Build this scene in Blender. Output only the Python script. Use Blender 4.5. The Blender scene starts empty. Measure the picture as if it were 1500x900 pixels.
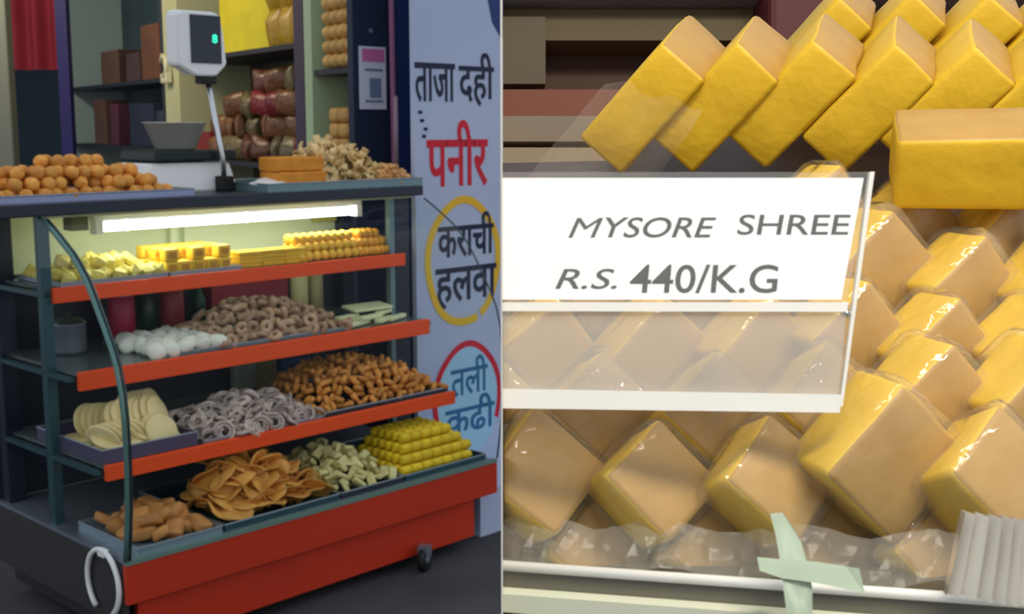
import bpy, bmesh, math, random
from math import sin, cos, pi, radians
from mathutils import Vector, Matrix, Euler, noise

S = bpy.context.scene
COL = S.collection
RND = random.Random(7)

# ------------------------------------------------------------------ camera, world, lights, exposure
EYE = 1.66
PITCH = radians(8.5)
cam_d = bpy.data.cameras.new('camera'); cam = bpy.data.objects.new('camera', cam_d); COL.objects.link(cam)
cam_d.sensor_width = 36; cam_d.lens = 43.2; cam_d.clip_start = .01
cam.location = (0, 0, EYE); cam.rotation_euler = (pi / 2 - PITCH, 0, 0)
S.camera = cam
cam_d.dof.use_dof = True; cam_d.dof.focus_distance = .62; cam_d.dof.aperture_fstop = 32

S.view_settings.view_transform = 'Standard'; S.view_settings.look = 'None'
S.view_settings.gamma = 1; S.view_settings.exposure = 0; S.view_settings.use_curve_mapping = False

W = bpy.data.worlds.new('street_daylight'); S.world = W; W.use_nodes = True
wb = W.node_tree.nodes['Background']
wb.inputs['Color'].default_value = (.86, .92, 1, 1); wb.inputs['Strength'].default_value = .74

def area(name, loc, target, sx, sy, power, col):
    d = bpy.data.lights.new(name, 'AREA'); d.shape = 'RECTANGLE'; d.size = sx; d.size_y = sy; d.energy = power; d.color = col
    o = bpy.data.objects.new(name, d); COL.objects.link(o); o.location = loc
    o.rotation_euler = (Vector(target) - Vector(loc)).to_track_quat('-Z', 'Y').to_euler()
    return o
area('counter_fill_light', (.22, .02, 2.22), (.12, .42, 1.6), .5, .08, 5.6, (1, .93, .78))  # added unseen fill light that brightens the counter and price card
for bx_, by_, bz_ in ((-.02, .12, 2.1), (.17, .02, 2.16), (.36, .14, 2.08)):
    bd = bpy.data.lights.new('counter_bulb_lamp', 'POINT'); bd.energy = 1.5; bd.color = (1, .92, .76); bd.shadow_soft_size = .02
    bo = bpy.data.objects.new('counter_bulb_lamp', bd); COL.objects.link(bo); bo.location = (bx_, by_, bz_)
area('shop_rear_fill', (-3.9, 8.3, 2.9), (-2.9, 9.6, 1.6), .8, .2, 13, (.9, 1, .9))  # added unseen fill, lifts the far cabinet out of the dark
area('shop_ceiling_lamp', (-2.9, 6.6, 2.95), (-2.2, 8, 1.4), 1.6, .2, 22, (1, .86, .62))

# ------------------------------------------------------------------ materials
def lin(c): return tuple(((v / 255) / 12.92 if v / 255 <= .04045 else ((v / 255 + .055) / 1.055) ** 2.4) for v in c) + (1,)
MATS = {}
def mat(name, rgb, rough=.6, metal=0, var=0, mott=None, bump=None, coat=0, second=None, sss=0):
    """rgb as sRGB; var = per-object brightness spread; mott=(scale, amount) blotches towards `second`; bump=(scale, strength)"""
    if name in MATS: return MATS[name]
    m = bpy.data.materials.new(name); m.use_nodes = True; nt = m.node_tree; b = nt.nodes['Principled BSDF']
    b.inputs['Roughness'].default_value = rough; b.inputs['Metallic'].default_value = metal
    b.inputs['Coat Weight'].default_value = coat; b.inputs['Coat Roughness'].default_value = .08
    if sss:
        b.inputs['Subsurface Weight'].default_value = sss; b.inputs['Subsurface Radius'].default_value = (.01, .006, .002)
        b.inputs['Subsurface Scale'].default_value = .5
    col = nt.nodes.new('ShaderNodeRGB'); col.outputs[0].default_value = lin(rgb); out = col.outputs[0]
    tc = nt.nodes.new('ShaderNodeTexCoord')
    if mott:
        n = nt.nodes.new('ShaderNodeTexNoise'); n.inputs['Scale'].default_value = mott[0]; n.inputs['Detail'].default_value = 5
        nt.links.new(tc.outputs['Object'], n.inputs['Vector'])
        r = nt.nodes.new('ShaderNodeValToRGB'); r.color_ramp.elements[0].position = .38; r.color_ramp.elements[1].position = .68
        nt.links.new(n.outputs['Fac'], r.inputs[0])
        mx = nt.nodes.new('ShaderNodeMix'); mx.data_type = 'RGBA'
        mu = nt.nodes.new('ShaderNodeMath'); mu.operation = 'MULTIPLY'; mu.inputs[1].default_value = mott[1]
        nt.links.new(r.outputs[0], mu.inputs[0]); nt.links.new(mu.outputs[0], mx.inputs['Factor'])
        nt.links.new(out, mx.inputs['A'])
        mx.inputs['B'].default_value = lin(second if second else tuple(int(v * .6) for v in rgb)); out = mx.outputs['Result']
    if var:
        oi = nt.nodes.new('ShaderNodeObjectInfo'); mr = nt.nodes.new('ShaderNodeMapRange')
        mr.inputs['To Min'].default_value = 1 - var; mr.inputs['To Max'].default_value = 1 + var * .5
        nt.links.new(oi.outputs['Random'], mr.inputs['Value'])
        hs = nt.nodes.new('ShaderNodeHueSaturation'); nt.links.new(out, hs.inputs['Color']); nt.links.new(mr.outputs[0], hs.inputs['Value'])
        out = hs.outputs[0]
    nt.links.new(out, b.inputs['Base Color'])
    if bump:
        n2 = nt.nodes.new('ShaderNodeTexNoise'); n2.inputs['Scale'].default_value = bump[0]; n2.inputs['Detail'].default_value = 4
        nt.links.new(tc.outputs['Object'], n2.inputs['Vector'])
        bp = nt.nodes.new('ShaderNodeBump'); bp.inputs['Strength'].default_value = bump[1]; bp.inputs['Distance'].default_value = .01
        nt.links.new(n2.outputs['Fac'], bp.inputs['Height']); nt.links.new(bp.outputs[0], b.inputs['Normal'])
    MATS[name] = m; return m

def clear(name, tint=(1, 1, 1), ior=1.45, rough=.03, haze=0, hazecol=(1, 1, 1), bump=None):
    """thin clear sheet: transparent + Fresnel reflection (+ a little milky diffuse)"""
    if name in MATS: return MATS[name]
    m = bpy.data.materials.new(name); m.use_nodes = True; nt = m.node_tree; nt.nodes.clear()
    o = nt.nodes.new('ShaderNodeOutputMaterial'); t = nt.nodes.new('ShaderNodeBsdfTransparent'); g = nt.nodes.new('ShaderNodeBsdfGlossy')
    t.inputs[0].default_value = tint + (1,); g.inputs['Roughness'].default_value = rough
    fr = nt.nodes.new('ShaderNodeFresnel'); ge = nt.nodes.new('ShaderNodeNewGeometry'); ri = nt.nodes.new('ShaderNodeMapRange')
    ri.inputs['To Min'].default_value = ior; ri.inputs['To Max'].default_value = 1 / ior     # same reflectance from either side of the thin sheet
    nt.links.new(ge.outputs['Backfacing'], ri.inputs['Value']); nt.links.new(ri.outputs[0], fr.inputs['IOR'])
    mx = nt.nodes.new('ShaderNodeMixShader'); nt.links.new(fr.outputs[0], mx.inputs[0]); nt.links.new(g.outputs[0], mx.inputs[2])
    if haze:
        d = nt.nodes.new('ShaderNodeBsdfDiffuse'); d.inputs[0].default_value = hazecol + (1,)
        m2 = nt.nodes.new('ShaderNodeMixShader'); m2.inputs[0].default_value = haze
        nt.links.new(t.outputs[0], m2.inputs[1]); nt.links.new(d.outputs[0], m2.inputs[2]); nt.links.new(m2.outputs[0], mx.inputs[1])
    else: nt.links.new(t.outputs[0], mx.inputs[1])
    if bump:
        tc = nt.nodes.new('ShaderNodeTexCoord'); n2 = nt.nodes.new('ShaderNodeTexNoise'); n2.inputs['Scale'].default_value = bump[0]; n2.inputs['Detail'].default_value = 3
        nt.links.new(tc.outputs['Object'], n2.inputs['Vector'])
        bp = nt.nodes.new('ShaderNodeBump'); bp.inputs['Strength'].default_value = bump[1]; bp.inputs['Distance'].default_value = .01
        nt.links.new(n2.outputs['Fac'], bp.inputs['Height']); nt.links.new(bp.outputs[0], g.inputs['Normal']); nt.links.new(bp.outputs[0], fr.inputs['Normal'])
    nt.links.new(mx.outputs[0], o.inputs[0]); MATS[name] = m; return m

def glow(name, rgb, strength):
    if name in MATS: return MATS[name]
    m = bpy.data.materials.new(name); m.use_nodes = True; nt = m.node_tree; nt.nodes.clear()
    o = nt.nodes.new('ShaderNodeOutputMaterial'); e = nt.nodes.new('ShaderNodeEmission')
    e.inputs[0].default_value = lin(rgb); e.inputs[1].default_value = strength; nt.links.new(e.outputs[0], o.inputs[0])
    MATS[name] = m; return m

ORANGE = mat('orange_laminate', (250, 82, 14), .5, mott=(3, .35), second=(236, 66, 10))
SHADEDBASE = mat('shaded_orange_laminate', (204, 50, 8), .55, mott=(2.5, .4), second=(176, 38, 6))  # orange laminate with the shade low on the cart put into its colour
NAVY = mat('dark_navy_paint', (22, 34, 52), .4)
TEAL = mat('dark_teal_metal', (48, 84, 92), .4, .3)
GREYTEAL = mat('grey_teal_metal', (112, 140, 146), .35, .4)
STEEL = mat('brushed_steel', (205, 208, 212), .28, 1, bump=(60, .03))
DULL = mat('dull_steel', (150, 160, 172), .4, .7)
DARKST = mat('dark_steel', (62, 66, 78), .4, .5)
WHITEPL = mat('white_plastic', (244, 246, 246), .4)
PALE = mat('pale_green_laminate', (214, 224, 178), .6)
BLACK = mat('black_rubber', (18, 18, 20), .6)
GLASS = clear('clear_glass', (.985, .995, .99), ior=1.13)
GLASSEDGE = mat('green_glass_edge', (92, 132, 126), .15, .2)
GLASSDARK = mat('dark_glass_edge', (44, 66, 70), .15, .2)
PLASTER = mat('white_painted_plaster', (190, 200, 226), .8, mott=(1.3, .4), second=(160, 178, 216), bump=(30, .1))
INK = mat('navy_sign_paint', (24, 34, 66), .7)
REDINK = mat('red_sign_paint', (214, 24, 52), .7)
BLUEINK = mat('blue_sign_paint', (40, 110, 158), .7)
YELINK = mat('yellow_sign_paint', (240, 186, 40), .7, mott=(5, .6), second=(232, 210, 60))
SKYINK = mat('pale_blue_sign_paint', (168, 212, 238), .8)

# ------------------------------------------------------------------ mesh helpers
def newbm(): return bmesh.new()
def obj(name, bm, m, parent=None, smooth=False, M=None, loc=None):
    me = bpy.data.meshes.new(name); bm.to_mesh(me); bm.free()
    for k in (m if isinstance(m, (list, tuple)) else [m]): me.materials.append(k)
    if smooth:
        for p in me.polygons: p.use_smooth = True
    o = bpy.data.objects.new(name, me); COL.objects.link(o)
    if parent is not None: o.parent = parent
    if M is not None: o.matrix_local = M
    if loc is not None: o.location = loc
    return o
def tag(o, label, cat, group=None, kind=None):
    o['label'] = label; o['category'] = cat
    if group: o['group'] = group
    if kind: o['kind'] = kind
    return o
def struct(o): o['kind'] = 'structure'; return o
def empty(name, M, label, cat, group=None):
    o = bpy.data.objects.new(name, None); COL.objects.link(o); o.empty_display_size = .05; o.matrix_world = M
    return tag(o, label, cat, group)
def box(bm, x0, x1, y0, y1, z0, z1, bevel=0):
    g = bmesh.ops.create_cube(bm, size=1); vs = g['verts']
    for v in vs: v.co = Vector(((x0 + x1) / 2 + v.co.x * (x1 - x0), (y0 + y1) / 2 + v.co.y * (y1 - y0), (z0 + z1) / 2 + v.co.z * (z1 - z0)))
    if bevel:
        es = list({e for v in vs for e in v.link_edges}); bmesh.ops.bevel(bm, geom=es, offset=bevel, segments=2, affect='EDGES', profile=.5)
    return bm
def bx(*a, bevel=0): return box(newbm(), *a, bevel=bevel)
def tube(bm, pts, r, n=8, closed=False):
    pts = [Vector(p) for p in pts]; rings = []; N = len(pts); up = None
    for i, p in enumerate(pts):
        t = (pts[(i + 1) % N] - pts[i - 1]) if closed else (pts[min(i + 1, N - 1)] - pts[max(i - 1, 0)])
        t.normalize()
        if up is None:
            up = Vector((0, 0, 1)) if abs(t.z) < .9 else Vector((1, 0, 0))
        a = t.cross(up).normalized(); b = a.cross(t).normalized(); up = b
        rr = r[i] if isinstance(r, (list, tuple)) else r
        rings.append([bm.verts.new(p + (a * cos(2 * pi * k / n) + b * sin(2 * pi * k / n)) * rr) for k in range(n)])
    for i in range(N if closed else N - 1):
        A, B = rings[i], rings[(i + 1) % N]
        for k in range(n): bm.faces.new((A[k], A[(k + 1) % n], B[(k + 1) % n], B[k]))
    if not closed:
        bm.faces.new(rings[0][::-1]); bm.faces.new(rings[-1])
    return bm
def lathe(bm, prof, n=28, c=(0, 0, 0)):
    rings = []
    for r, z in prof:
        rings.append([bm.verts.new((c[0] + r * cos(2 * pi * k / n), c[1] + r * sin(2 * pi * k / n), c[2] + z)) for k in range(n)] if r > 1e-5 else [bm.verts.new((c[0], c[1], c[2] + z))])
    for A, B in zip(rings, rings[1:]):
        for k in range(n):
            q = [A[k % len(A)], A[(k + 1) % len(A)], B[(k + 1) % len(B)], B[k % len(B)]]
            q = list(dict.fromkeys(q))
            if len(q) > 2: bm.faces.new(q)
    return bm
def prism(bm, foot, z0, z1):
    lo = [bm.verts.new((x, y, z0)) for x, y in foot]; hi = [bm.verts.new((x, y, z1)) for x, y in foot]; n = len(foot)
    bm.faces.new(lo[::-1]); bm.faces.new(hi)
    for i in range(n): bm.faces.new((lo[i], lo[(i + 1) % n], hi[(i + 1) % n], hi[i]))
    return bm
def extrude_poly(bm, A, B):
    a = [bm.verts.new(p) for p in A]; b = [bm.verts.new(p) for p in B]; n = len(A)
    bm.faces.new(a[::-1]); bm.faces.new(b)
    for i in range(n): bm.faces.new((a[i], a[(i + 1) % n], b[(i + 1) % n], b[i]))
    bmesh.ops.recalc_face_normals(bm, faces=bm.faces[:]); return bm
def rough_up(bm, amp, scale, seed=0):
    off = Vector((seed * 3.7, seed * 1.3, seed * 7.1))
    for v in bm.verts: v.co += noise.noise_vector(v.co * scale + off) * amp
    return bm
def rblock(lx, ly, lz, bev, amp=0, scale=60, seed=0, cuts=0):
    bm = bx(-lx / 2, lx / 2, -ly / 2, ly / 2, -lz / 2, lz / 2, bevel=bev)
    if cuts: bmesh.ops.subdivide_edges(bm, edges=[e for e in bm.edges if e.calc_length() > .01 * min(1, lx / .03)], cuts=cuts, use_grid_fill=True)
    if amp: rough_up(bm, amp, scale, seed)
    return bm
def ball(r, sub=2, amp=0, scale=60, seed=0, squash=1):
    bm = newbm(); bmesh.ops.create_icosphere(bm, subdivisions=sub, radius=r)
    for v in bm.verts: v.co.z *= squash
    return rough_up(bm, amp, scale, seed)
def mesh_of(name, bm, m, smooth=False):
    me = bpy.data.meshes.new(name); bm.to_mesh(me); bm.free()
    for k in (m if isinstance(m, (list, tuple)) else [m]): me.materials.append(k)
    if smooth:
        for p in me.polygons: p.use_smooth = True
    return me
def put(name, me, M, label, cat, group=None):
    o = bpy.data.objects.new(name, me); COL.objects.link(o); o.matrix_world = M
    return tag(o, label, cat, group)
def tray_bm(x0, x1, y0, y1, z0, h, t=.004):
    bm = newbm(); box(bm, x0, x1, y0, y1, z0, z0 + t)
    for a in ((x0, x1, y0, y0 + t), (x0, x1, y1 - t, y1), (x0, x0 + t, y0 + t, y1 - t), (x1 - t, x1, y0 + t, y1 - t)): box(bm, a[0], a[1], a[2], a[3], z0 + t, z0 + h)
    return bm

# ------------------------------------------------------------------ the frame of the cart: x along it, y away from the viewer (minus "depth"), z up
YAW = radians(46.4)
CART = Matrix.Translation((1.82 * cos(YAW) - 3.765 * sin(YAW), 1.82 * sin(YAW) + 3.765 * cos(YAW), 0)) @ Matrix.Rotation(YAW, 4, 'Z')
def CM(x, d, z, rx=0, ry=0, rz=0): return CART @ (Matrix.Translation((x, -d, z)) @ Euler((rx, ry, rz)).to_matrix().to_4x4())

# ------------------------------------------------------------------ structure: ground, walls
GROUND = mat('dark_asphalt', (70, 70, 74), .9, mott=(2.2, .6), second=(44, 44, 48), bump=(45, .5))
struct(obj('floor', bx(-12, 8, -6, 14, -.1, 0), GROUND))
wl = obj('wall_right', bx(1.65, 4.6, .1, .125, 0, 3.1), PLASTER, M=CART); struct(wl)
pl = obj('trim_1', bx(1.56, 4.6, -.37, .1, 0, .19), PLASTER, M=CART); struct(pl)
struct(obj('wall_back', bx(-9, 3.5, 11.2, 11.4, 0, 3.1), mat('teal_wall_paint', (24, 48, 66), .7, mott=(1, .5), second=(14, 30, 44))))
struct(obj('ceiling', prism(newbm(), [(-9, 7.2), (-2.7, 5.5), (-1.3, 6.5), (3, 9.6), (3, 11.3), (-9, 11.3)], 3.1, 3.2), mat('ceiling_paint', (60, 56, 60), .9)))  # unseen, added to darken the interior; front edge cut back for sky light
# column between cart and sign wall
struct(obj('trim_2', bx(1.62, 1.86, .46, .5, 0, 3.1, bevel=.004), mat('navy_column_paint', (24, 40, 70), .55, mott=(2, .5), second=(16, 28, 46)), M=CART))
struct(obj('trim_3', bx(1.861, 2.3, .45, .5, 0, 3.1, bevel=.003), mat('blue_jamb_paint', (20, 46, 104), .55), M=CART))

# sign writing: each painted word is a part of the wall
def word(parent, body, x0, x1, z0, z1, m, name='painted_word', shear=0, thick=0):
    c = bpy.data.curves.new('lettering', 'FONT'); c.body = body; c.shear = shear; c.offset = thick; c.extrude = .01; c.resolution_u = 4
    o = bpy.data.objects.new('lettering', c); COL.objects.link(o)
    me = bpy.data.meshes.new_from_object(o.evaluated_get(bpy.context.evaluated_depsgraph_get()))
    bpy.data.objects.remove(o); bpy.data.curves.remove(c)
    xs = [v.co.x for v in me.vertices]; ys = [v.co.y for v in me.vertices]
    ax, bxx, ay, by = min(xs), max(xs), min(ys), max(ys)
    for v in me.vertices:
        fx = (v.co.x - ax) / (bxx - ax); fy = (v.co.y - ay) / (by - ay)
        v.co = Vector((x0 + fx * (x1 - x0), -v.co.z * .15, z0 + fy * (z1 - z0)))
    me.materials.clear(); me.materials.append(m); me.name = name
    w = bpy.data.objects.new(name, me); COL.objects.link(w); w.parent = parent
    return w
def on_wall(o): o.location = (0, .0985, 0); return o
for body, x0, x1, z0, z1, m, th in (('ताजा', 1.652, 1.883, 1.748, 1.912, INK, .012), ('दही', 1.907, 2.121, 1.734, 1.965, INK, .012), ('पनीर', 1.716, 2.081, 1.387, 1.675, REDINK, .016),
        ('कराची', 1.775, 2.118, 1.08, 1.275, INK, .014), ('हलवा', 1.76, 2.135, .854, 1.037, INK, .014), ('तली', 1.845, 2.076, .456, .63, BLUEINK, .014), ('कढी', 1.81, 2.12, .285, .449, BLUEINK, .016)):
    on_wall(word(wl, body, x0, x1, z0, z1, m, thick=th))
def oval(cx, cz, rx, rz, w, m, name, a0=0, a1=2 * pi, fill=False):
    bm = newbm(); n = 56; o_, i_ = [], []
    for k in range(n + 1):
        a = a0 + (a1 - a0) * k / n; j = 1 + .012 * sin(5 * a)
        o_.append((cx + rx * j * cos(a), cz + rz * j * sin(a)))
        i_.append((cx + (rx * j - w) * cos(a), cz + (rz * j - w) * sin(a)))
    if fill:
        vs = [bm.verts.new((x, 0, z)) for x, z in o_[:-1]]; bm.faces.new(vs)
        r = bmesh.ops.extrude_face_region(bm, geom=bm.faces[:])
        for v in r['geom']:
            if isinstance(v, bmesh.types.BMVert): v.co.y -= .0006
    else:
        for k in range(n):
            q = [o_[k], o_[k + 1], i_[k + 1], i_[k]]
            extrude_poly(bm, [(x, 0, z) for x, z in q], [(x, -.0012, z) for x, z in q])
    return on_wall(obj(name, bm, m, wl, loc=None))
oval(1.93, 1.058, .232, .287, .034, YELINK, 'painted_ring', radians(-62), radians(292))
oval(1.955, .43, .2, .25, .03, SKYINK, 'painted_disc', fill=True)
oval(1.95, .43, .215, .27, .028, REDINK, 'painted_ring', radians(-25), radians(205))
bm = newbm(); vs = [bm.verts.new((x, 0, z)) for x, z in ((2.0, 2.32), (2.03, 2.2), (2.08, 2.21), (2.11, 2.1), (2.16, 2.04), (2.25, 2.0), (2.5, 2.1), (2.5, 2.4), (2.1, 2.4))]
bm.faces.new(vs); on_wall(obj('paint_smear', bm, mat('navy_smear_paint', (44, 66, 122), .8), wl))
for x, z in ((1.67, 1.70), (1.68, 1.665), (1.7, 1.63), (1.69, 1.60)): on_wall(obj('paint_fleck', bx(x, x + .022, -.001, 0, z, z + .014), INK, wl))

# ------------------------------------------------------------------ the display cart
cart = empty('display_cart', CART, 'sweet shop display cart with orange shelf edges and curved glass front', 'display cart')
def part(name, bm, m, smooth=False, parent=cart): return obj(name, bm, m, parent, smooth)
part('deck', bx(-.4, 1.55, -.06, .45, 1.372, 1.412, bevel=.004), NAVY)
for x in (-.03, 1.465):
    part('post', bx(x, x + (.035 if x < 0 else .075), .02, .06, .345, 1.372, bevel=.004), TEAL if x < 0 else NAVY)
    part('post', bx(x, x + .065, .36, .415, .345, 1.372, bevel=.004), NAVY)
part('post_strip', bx(1.44, 1.464, .022, .05, .36, 1.36), GREYTEAL)
bp = part('back_panel', bx(-.04, 1.54, .42, .44, .35, 1.36), mat('dark_back_panel', (34, 42, 56), .5))
part('back_lining', bx(-.02, 1.52, .412, .419, 1.14, 1.36), PALE)
part('deck_lining', bx(-.02, 1.52, -.02, .4, 1.362, 1.371), PALE)
for i, (d, z0, z1) in enumerate(((0, 1.085, 1.135), (.143, .818, .878), (.289, .552, .602))):
    sh = part('shelf', bx(0.0, 1.5, -d + .02, .405, z1 - .014, z1 - .002), clear('shelf_glass', (.8, .9, .87), haze=.25, hazecol=(.3, .36, .36)))
    obj('fascia', bx(-.002, 1.502, -d, -d + .019, z0, z1, bevel=.002), ORANGE, sh)
    for x in (-.03, 1.505): obj('shelf_bracket', bx(x, x + .02, -d + .02, .36, z1 - .03, z1 - .016), TEAL, sh)
part('bottom_shelf', bx(-.045, 1.545, -.465, .42, .335, .347), DULL)
part('bottom_trim', bx(-.05, 1.55, -.474, -.455, .336, .349), mat('pale_green_trim', (118, 150, 138), .4, .3))
part('front_panel', bx(-.05, 1.555, -.47, -.45, .21, .335, bevel=.002), SHADEDBASE)
part('base_panel', bx(.0, 1.455, -.44, -.42, .05, .21), SHADEDBASE)
part('base_box', bx(.0, 1.455, -.419, .42, .05, .334), mat('dark_base', (40, 38, 42), .7))
for x, zl in ((-.05, .13), (1.535, .212)): part('side_panel', bx(x, x + .015, -.449, .42, zl, .334), mat('dark_side_panel', (52, 50, 52), .6))
prof = [(.061, 1.36), (.115, 1.332), (.17, 1.30), (.225, 1.268), (.27, 1.233), (.31, 1.195), (.345, 1.15), (.40, 1.07), (.445, 1.0), (.47, .95), (.49, .88), (.50, .79), (.503, .70), (.502, .62), (.495, .52), (.484, .44), (.47, .352)]
bm = newbm()
lo = [[bm.verts.new((x, -d - k * .004, z)) for d, z in prof] for x in (-.05, 1.55) for k in (0, 1)]
for i in range(len(prof) - 1):
    bm.faces.new((lo[0][i], lo[0][i + 1], lo[2][i + 1], lo[2][i])); bm.faces.new((lo[1][i + 1], lo[1][i], lo[3][i], lo[3][i + 1]))
fg = part('front_glass', bm, GLASS, True)
for x, m, r in ((-.052, GLASSEDGE, .0075), (-.038, GLASSDARK, .005), (1.552, GLASSDARK, .0035)):
    obj('glass_edge', tube(newbm(), [(x, -d - .002, z) for d, z in prof], r), m, fg, True)
for x in (-.046, 1.546):
    bm = newbm(); P = [(-.0, 1.36)] + [(d - .006, z) for d, z in prof] + [(-.0, .352)]
    extrude_poly(bm, [(x, -d, z) for d, z in P], [(x + .004, -d, z) for d, z in P]); part('side_glass', bm, GLASS)
lt = part('light_fitting', bx(.2, 1.36, .10, .17, 1.335, 1.36, bevel=.003), WHITEPL)
obj('light_tube', tube(newbm(), [(.235, .115, 1.313), (1.325, .115, 1.313)], .017, 14), glow('tube_glow', (240, 244, 255), 5.5), lt, True)
for x in (.205, 1.33): obj('tube_holder', bx(x, x + .026, .095, .14, 1.29, 1.336), WHITEPL, lt)
for x in (.33, .82): obj('tube_clip', tube(newbm(), [(x, .115 + .02 * cos(a), 1.313 + .02 * sin(a)) for a in [k * pi / 8 for k in range(16)]], .003, 6, True), WHITEPL, lt)
part('ballast_box', bx(.07, .13, -.0, .06, 1.315, 1.362, bevel=.003), mat('olive_box', (110, 110, 50), .6))
part('corner_plate', bx(1.34, 1.46, .39, .41, 1.25, 1.36), mat('olive_yellow_plate', (190, 186, 90), .6))
for x in (.66, .72): part('back_stile', bx(x, x + .03, .39, .411, 1.13, 1.36), PALE)
for x, d in ((.15, .37), (1.15, .485), (.15, -.3), (1.35, -.3)):
    w = part('caster', lathe(newbm(), [(0, -.014), (.04, -.014), (.046, -.009), (.046, .009), (.04, .014), (0, .014)], 24), BLACK, True)
    w.matrix_local = Matrix.Translation((x, -d, .046)) @ Euler((pi / 2, 0, .4)).to_matrix().to_4x4()
    obj('hub', lathe(newbm(), [(0, -.016), (.018, -.016), (.018, .016), (0, .016)], 16), DULL, w, True)
    obj('fork', bx(-.02, .02, .01, .052, -.02, .02), DULL, w)
pts = [(-.062, -(.345 + .098 * cos(a) * (1 if a < pi / 2 else 1)), .255 + .105 * sin(a)) for a in [radians(-58 + k * 296 / 22) for k in range(23)]]
part('ring_handle', tube(newbm(), pts, .0085, 8), WHITEPL, True)
part('handle_clip', bx(-.07, -.05, -.37, -.33, .34, .365, bevel=.003), WHITEPL)
tl = bpy.data.lights.new('cart_tube_lamp', 'AREA'); tl.shape = 'RECTANGLE'; tl.size = 1.1; tl.size_y = .03; tl.energy = 2.2; tl.color = (.95, 1, .82)
tlo = bpy.data.objects.new('cart_tube_lamp', tl); COL.objects.link(tlo); tlo.matrix_world = CM(.78, -.11, 1.29)

# ------------------------------------------------------------------ heaps: every piece an object of its own
def heap(name, meshes, x0, x1, d0, d1, z, h, size, label, cat, group, tilt=.5, flat=1.0, seed=1, peak=.5, power=.7, limit=300, order=None):
    """fill a mound over the rectangle x0..x1 (along) d0..d1 (depth) with pieces no closer than `size`"""
    R = random.Random(seed); pts = []; cx = x0 + (x1 - x0) * peak
    def top(x, d):
        a = (x - cx) / ((x1 - cx) if x > cx else (cx - x0)); b = (2 * d - d0 - d1) / (d1 - d0)
        q = 1 - min(1, abs(a)) ** 2.2; p = 1 - min(1, abs(b)) ** 2.4
        return h * max(0, q * p) ** power
    step = size * .8 * flat
    zz = size * .42
    lay = 0
    while zz < h + size * .45:
        tries = 900
        for _ in range(tries):
            x = R.uniform(x0, x1); d = R.uniform(d0, d1)
            tp = top(x, d)
            if lay and zz > tp: continue
            if lay == 0 and tp <= 0: continue
            deep = tp - zz
            if deep > size * 1.3 and d < d1 - size * 1.6: continue
            if all((x - a) ** 2 + (d - b) ** 2 + ((zz - c) / flat) ** 2 > (size * .86) ** 2 for a, b, c in pts if abs(zz - c) < size * 1.2): pts.append((x, d, zz))
        zz += step; lay += 1
    pts.sort(key=lambda p: -p[1]); pts = pts[:limit]
    for x, d, zc in pts:
        put(name, R.choice(meshes), CM(x, d, z + zc, R.uniform(-tilt, tilt), R.uniform(-tilt, tilt), R.uniform(0, 6.28)), label, cat, group)
    return len(pts)
def steel_tray(x0, x1, d0, d1, z, h, m, label, group=None, lip=.012):
    cx, cd = (x0 + x1) / 2, (d0 + d1) / 2
    t = empty('serving_tray', CM(cx, cd, z), label, 'tray', group)
    a, b = (x1 - x0) / 2, (d1 - d0) / 2
    obj('tray_body', tray_bm(-a, a, -b, b, 0, h), m, t)
    obj('rolled_rim', tube(newbm(), [(-a, -b, h), (a, -b, h), (a, b, h), (-a, b, h)], .003, 6, True), DULL, t)
    return t

# --- deck: laddoos, scale, cakes, crisps
DZ = 1.412
steel_tray(-.34, .515, -.3, .02, DZ, .024, mat('violet_grey_steel', (150, 158, 192), .35, .6), 'long shallow steel tray of round sweets on the cart top')
LAD = mat('golden_brown_laddoo', (244, 176, 78), .6, var=.25, mott=(40, .6), second=(206, 114, 40), bump=(120, .4))
heap('laddoo', [mesh_of('laddoo', ball(.0235, 2, .0025, 50, s), LAD, True) for s in range(4)], -.31, .46, -.26, .0, DZ + .004, .13, .043,
     'golden brown fried ball in the heap on the left cart top tray', 'sweet', 'golden balls heaped on the cart top', seed=3, peak=.62)
steel_tray(.80, 1.555, -.36, .05, DZ, .03, GREYTEAL, 'wide grey tray holding cakes and crisps on the cart top')
CAKE = mat('orange_besan_cake', (232, 152, 44), .7, mott=(14, .5), second=(206, 120, 30), bump=(90, .3))
for i, (x, d, z, lx, ly, lz, lab) in enumerate(((.985, -.045, .035, .215, .13, .062, 'thick orange gram flour slab, lower of two beside the crisps'), (.98, -.05, .094, .215, .12, .052, 'thick orange gram flour slab stacked on top of another beside the crisps'))):
    put('flour_slab', mesh_of('flour_slab', rblock(lx, ly, lz, .006, .002, 30, i, cuts=2), CAKE), CM(x, d, DZ + .004 + z), lab, 'sweet')
CRISP = mat('pale_fried_crisp', (250, 222, 160), .6, var=.2, mott=(25, .5), second=(232, 182, 108))
CRISPB = mat('brown_fried_crisp', (226, 172, 108), .6, var=.3, mott=(25, .5), second=(176, 106, 60))
def strip(l, w, curl, seed):
    bm = newbm(); n = 7; R = random.Random(seed); a = []
    for i in range(n):
        t = i / (n - 1) - .5; y = curl * sin(t * 5 + R.random() * .6); tw = R.uniform(-.4, .4)
        for s in (-1, 1):
            for q in (-.5, .5): a.append(bm.verts.new((t * l, s * w / 2 * cos(tw) + y * .4, y + s * w / 2 * sin(tw) + q * .0035)))
    for i in range(n - 1):
        b = i * 4; c = b + 4
        for f in ((b + 1, b + 3, c + 3, c + 1), (b, c, c + 2, b + 2), (b, b + 1, c + 1, c), (b + 2, c + 2, c + 3, b + 3)): bm.faces.new([a[k] for k in f])
    bm.faces.new([a[k] for k in (0, 2, 3, 1)]); e = (n - 1) * 4; bm.faces.new([a[k] for k in (e, e + 1, e + 3, e + 2)])
    return bm
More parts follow.
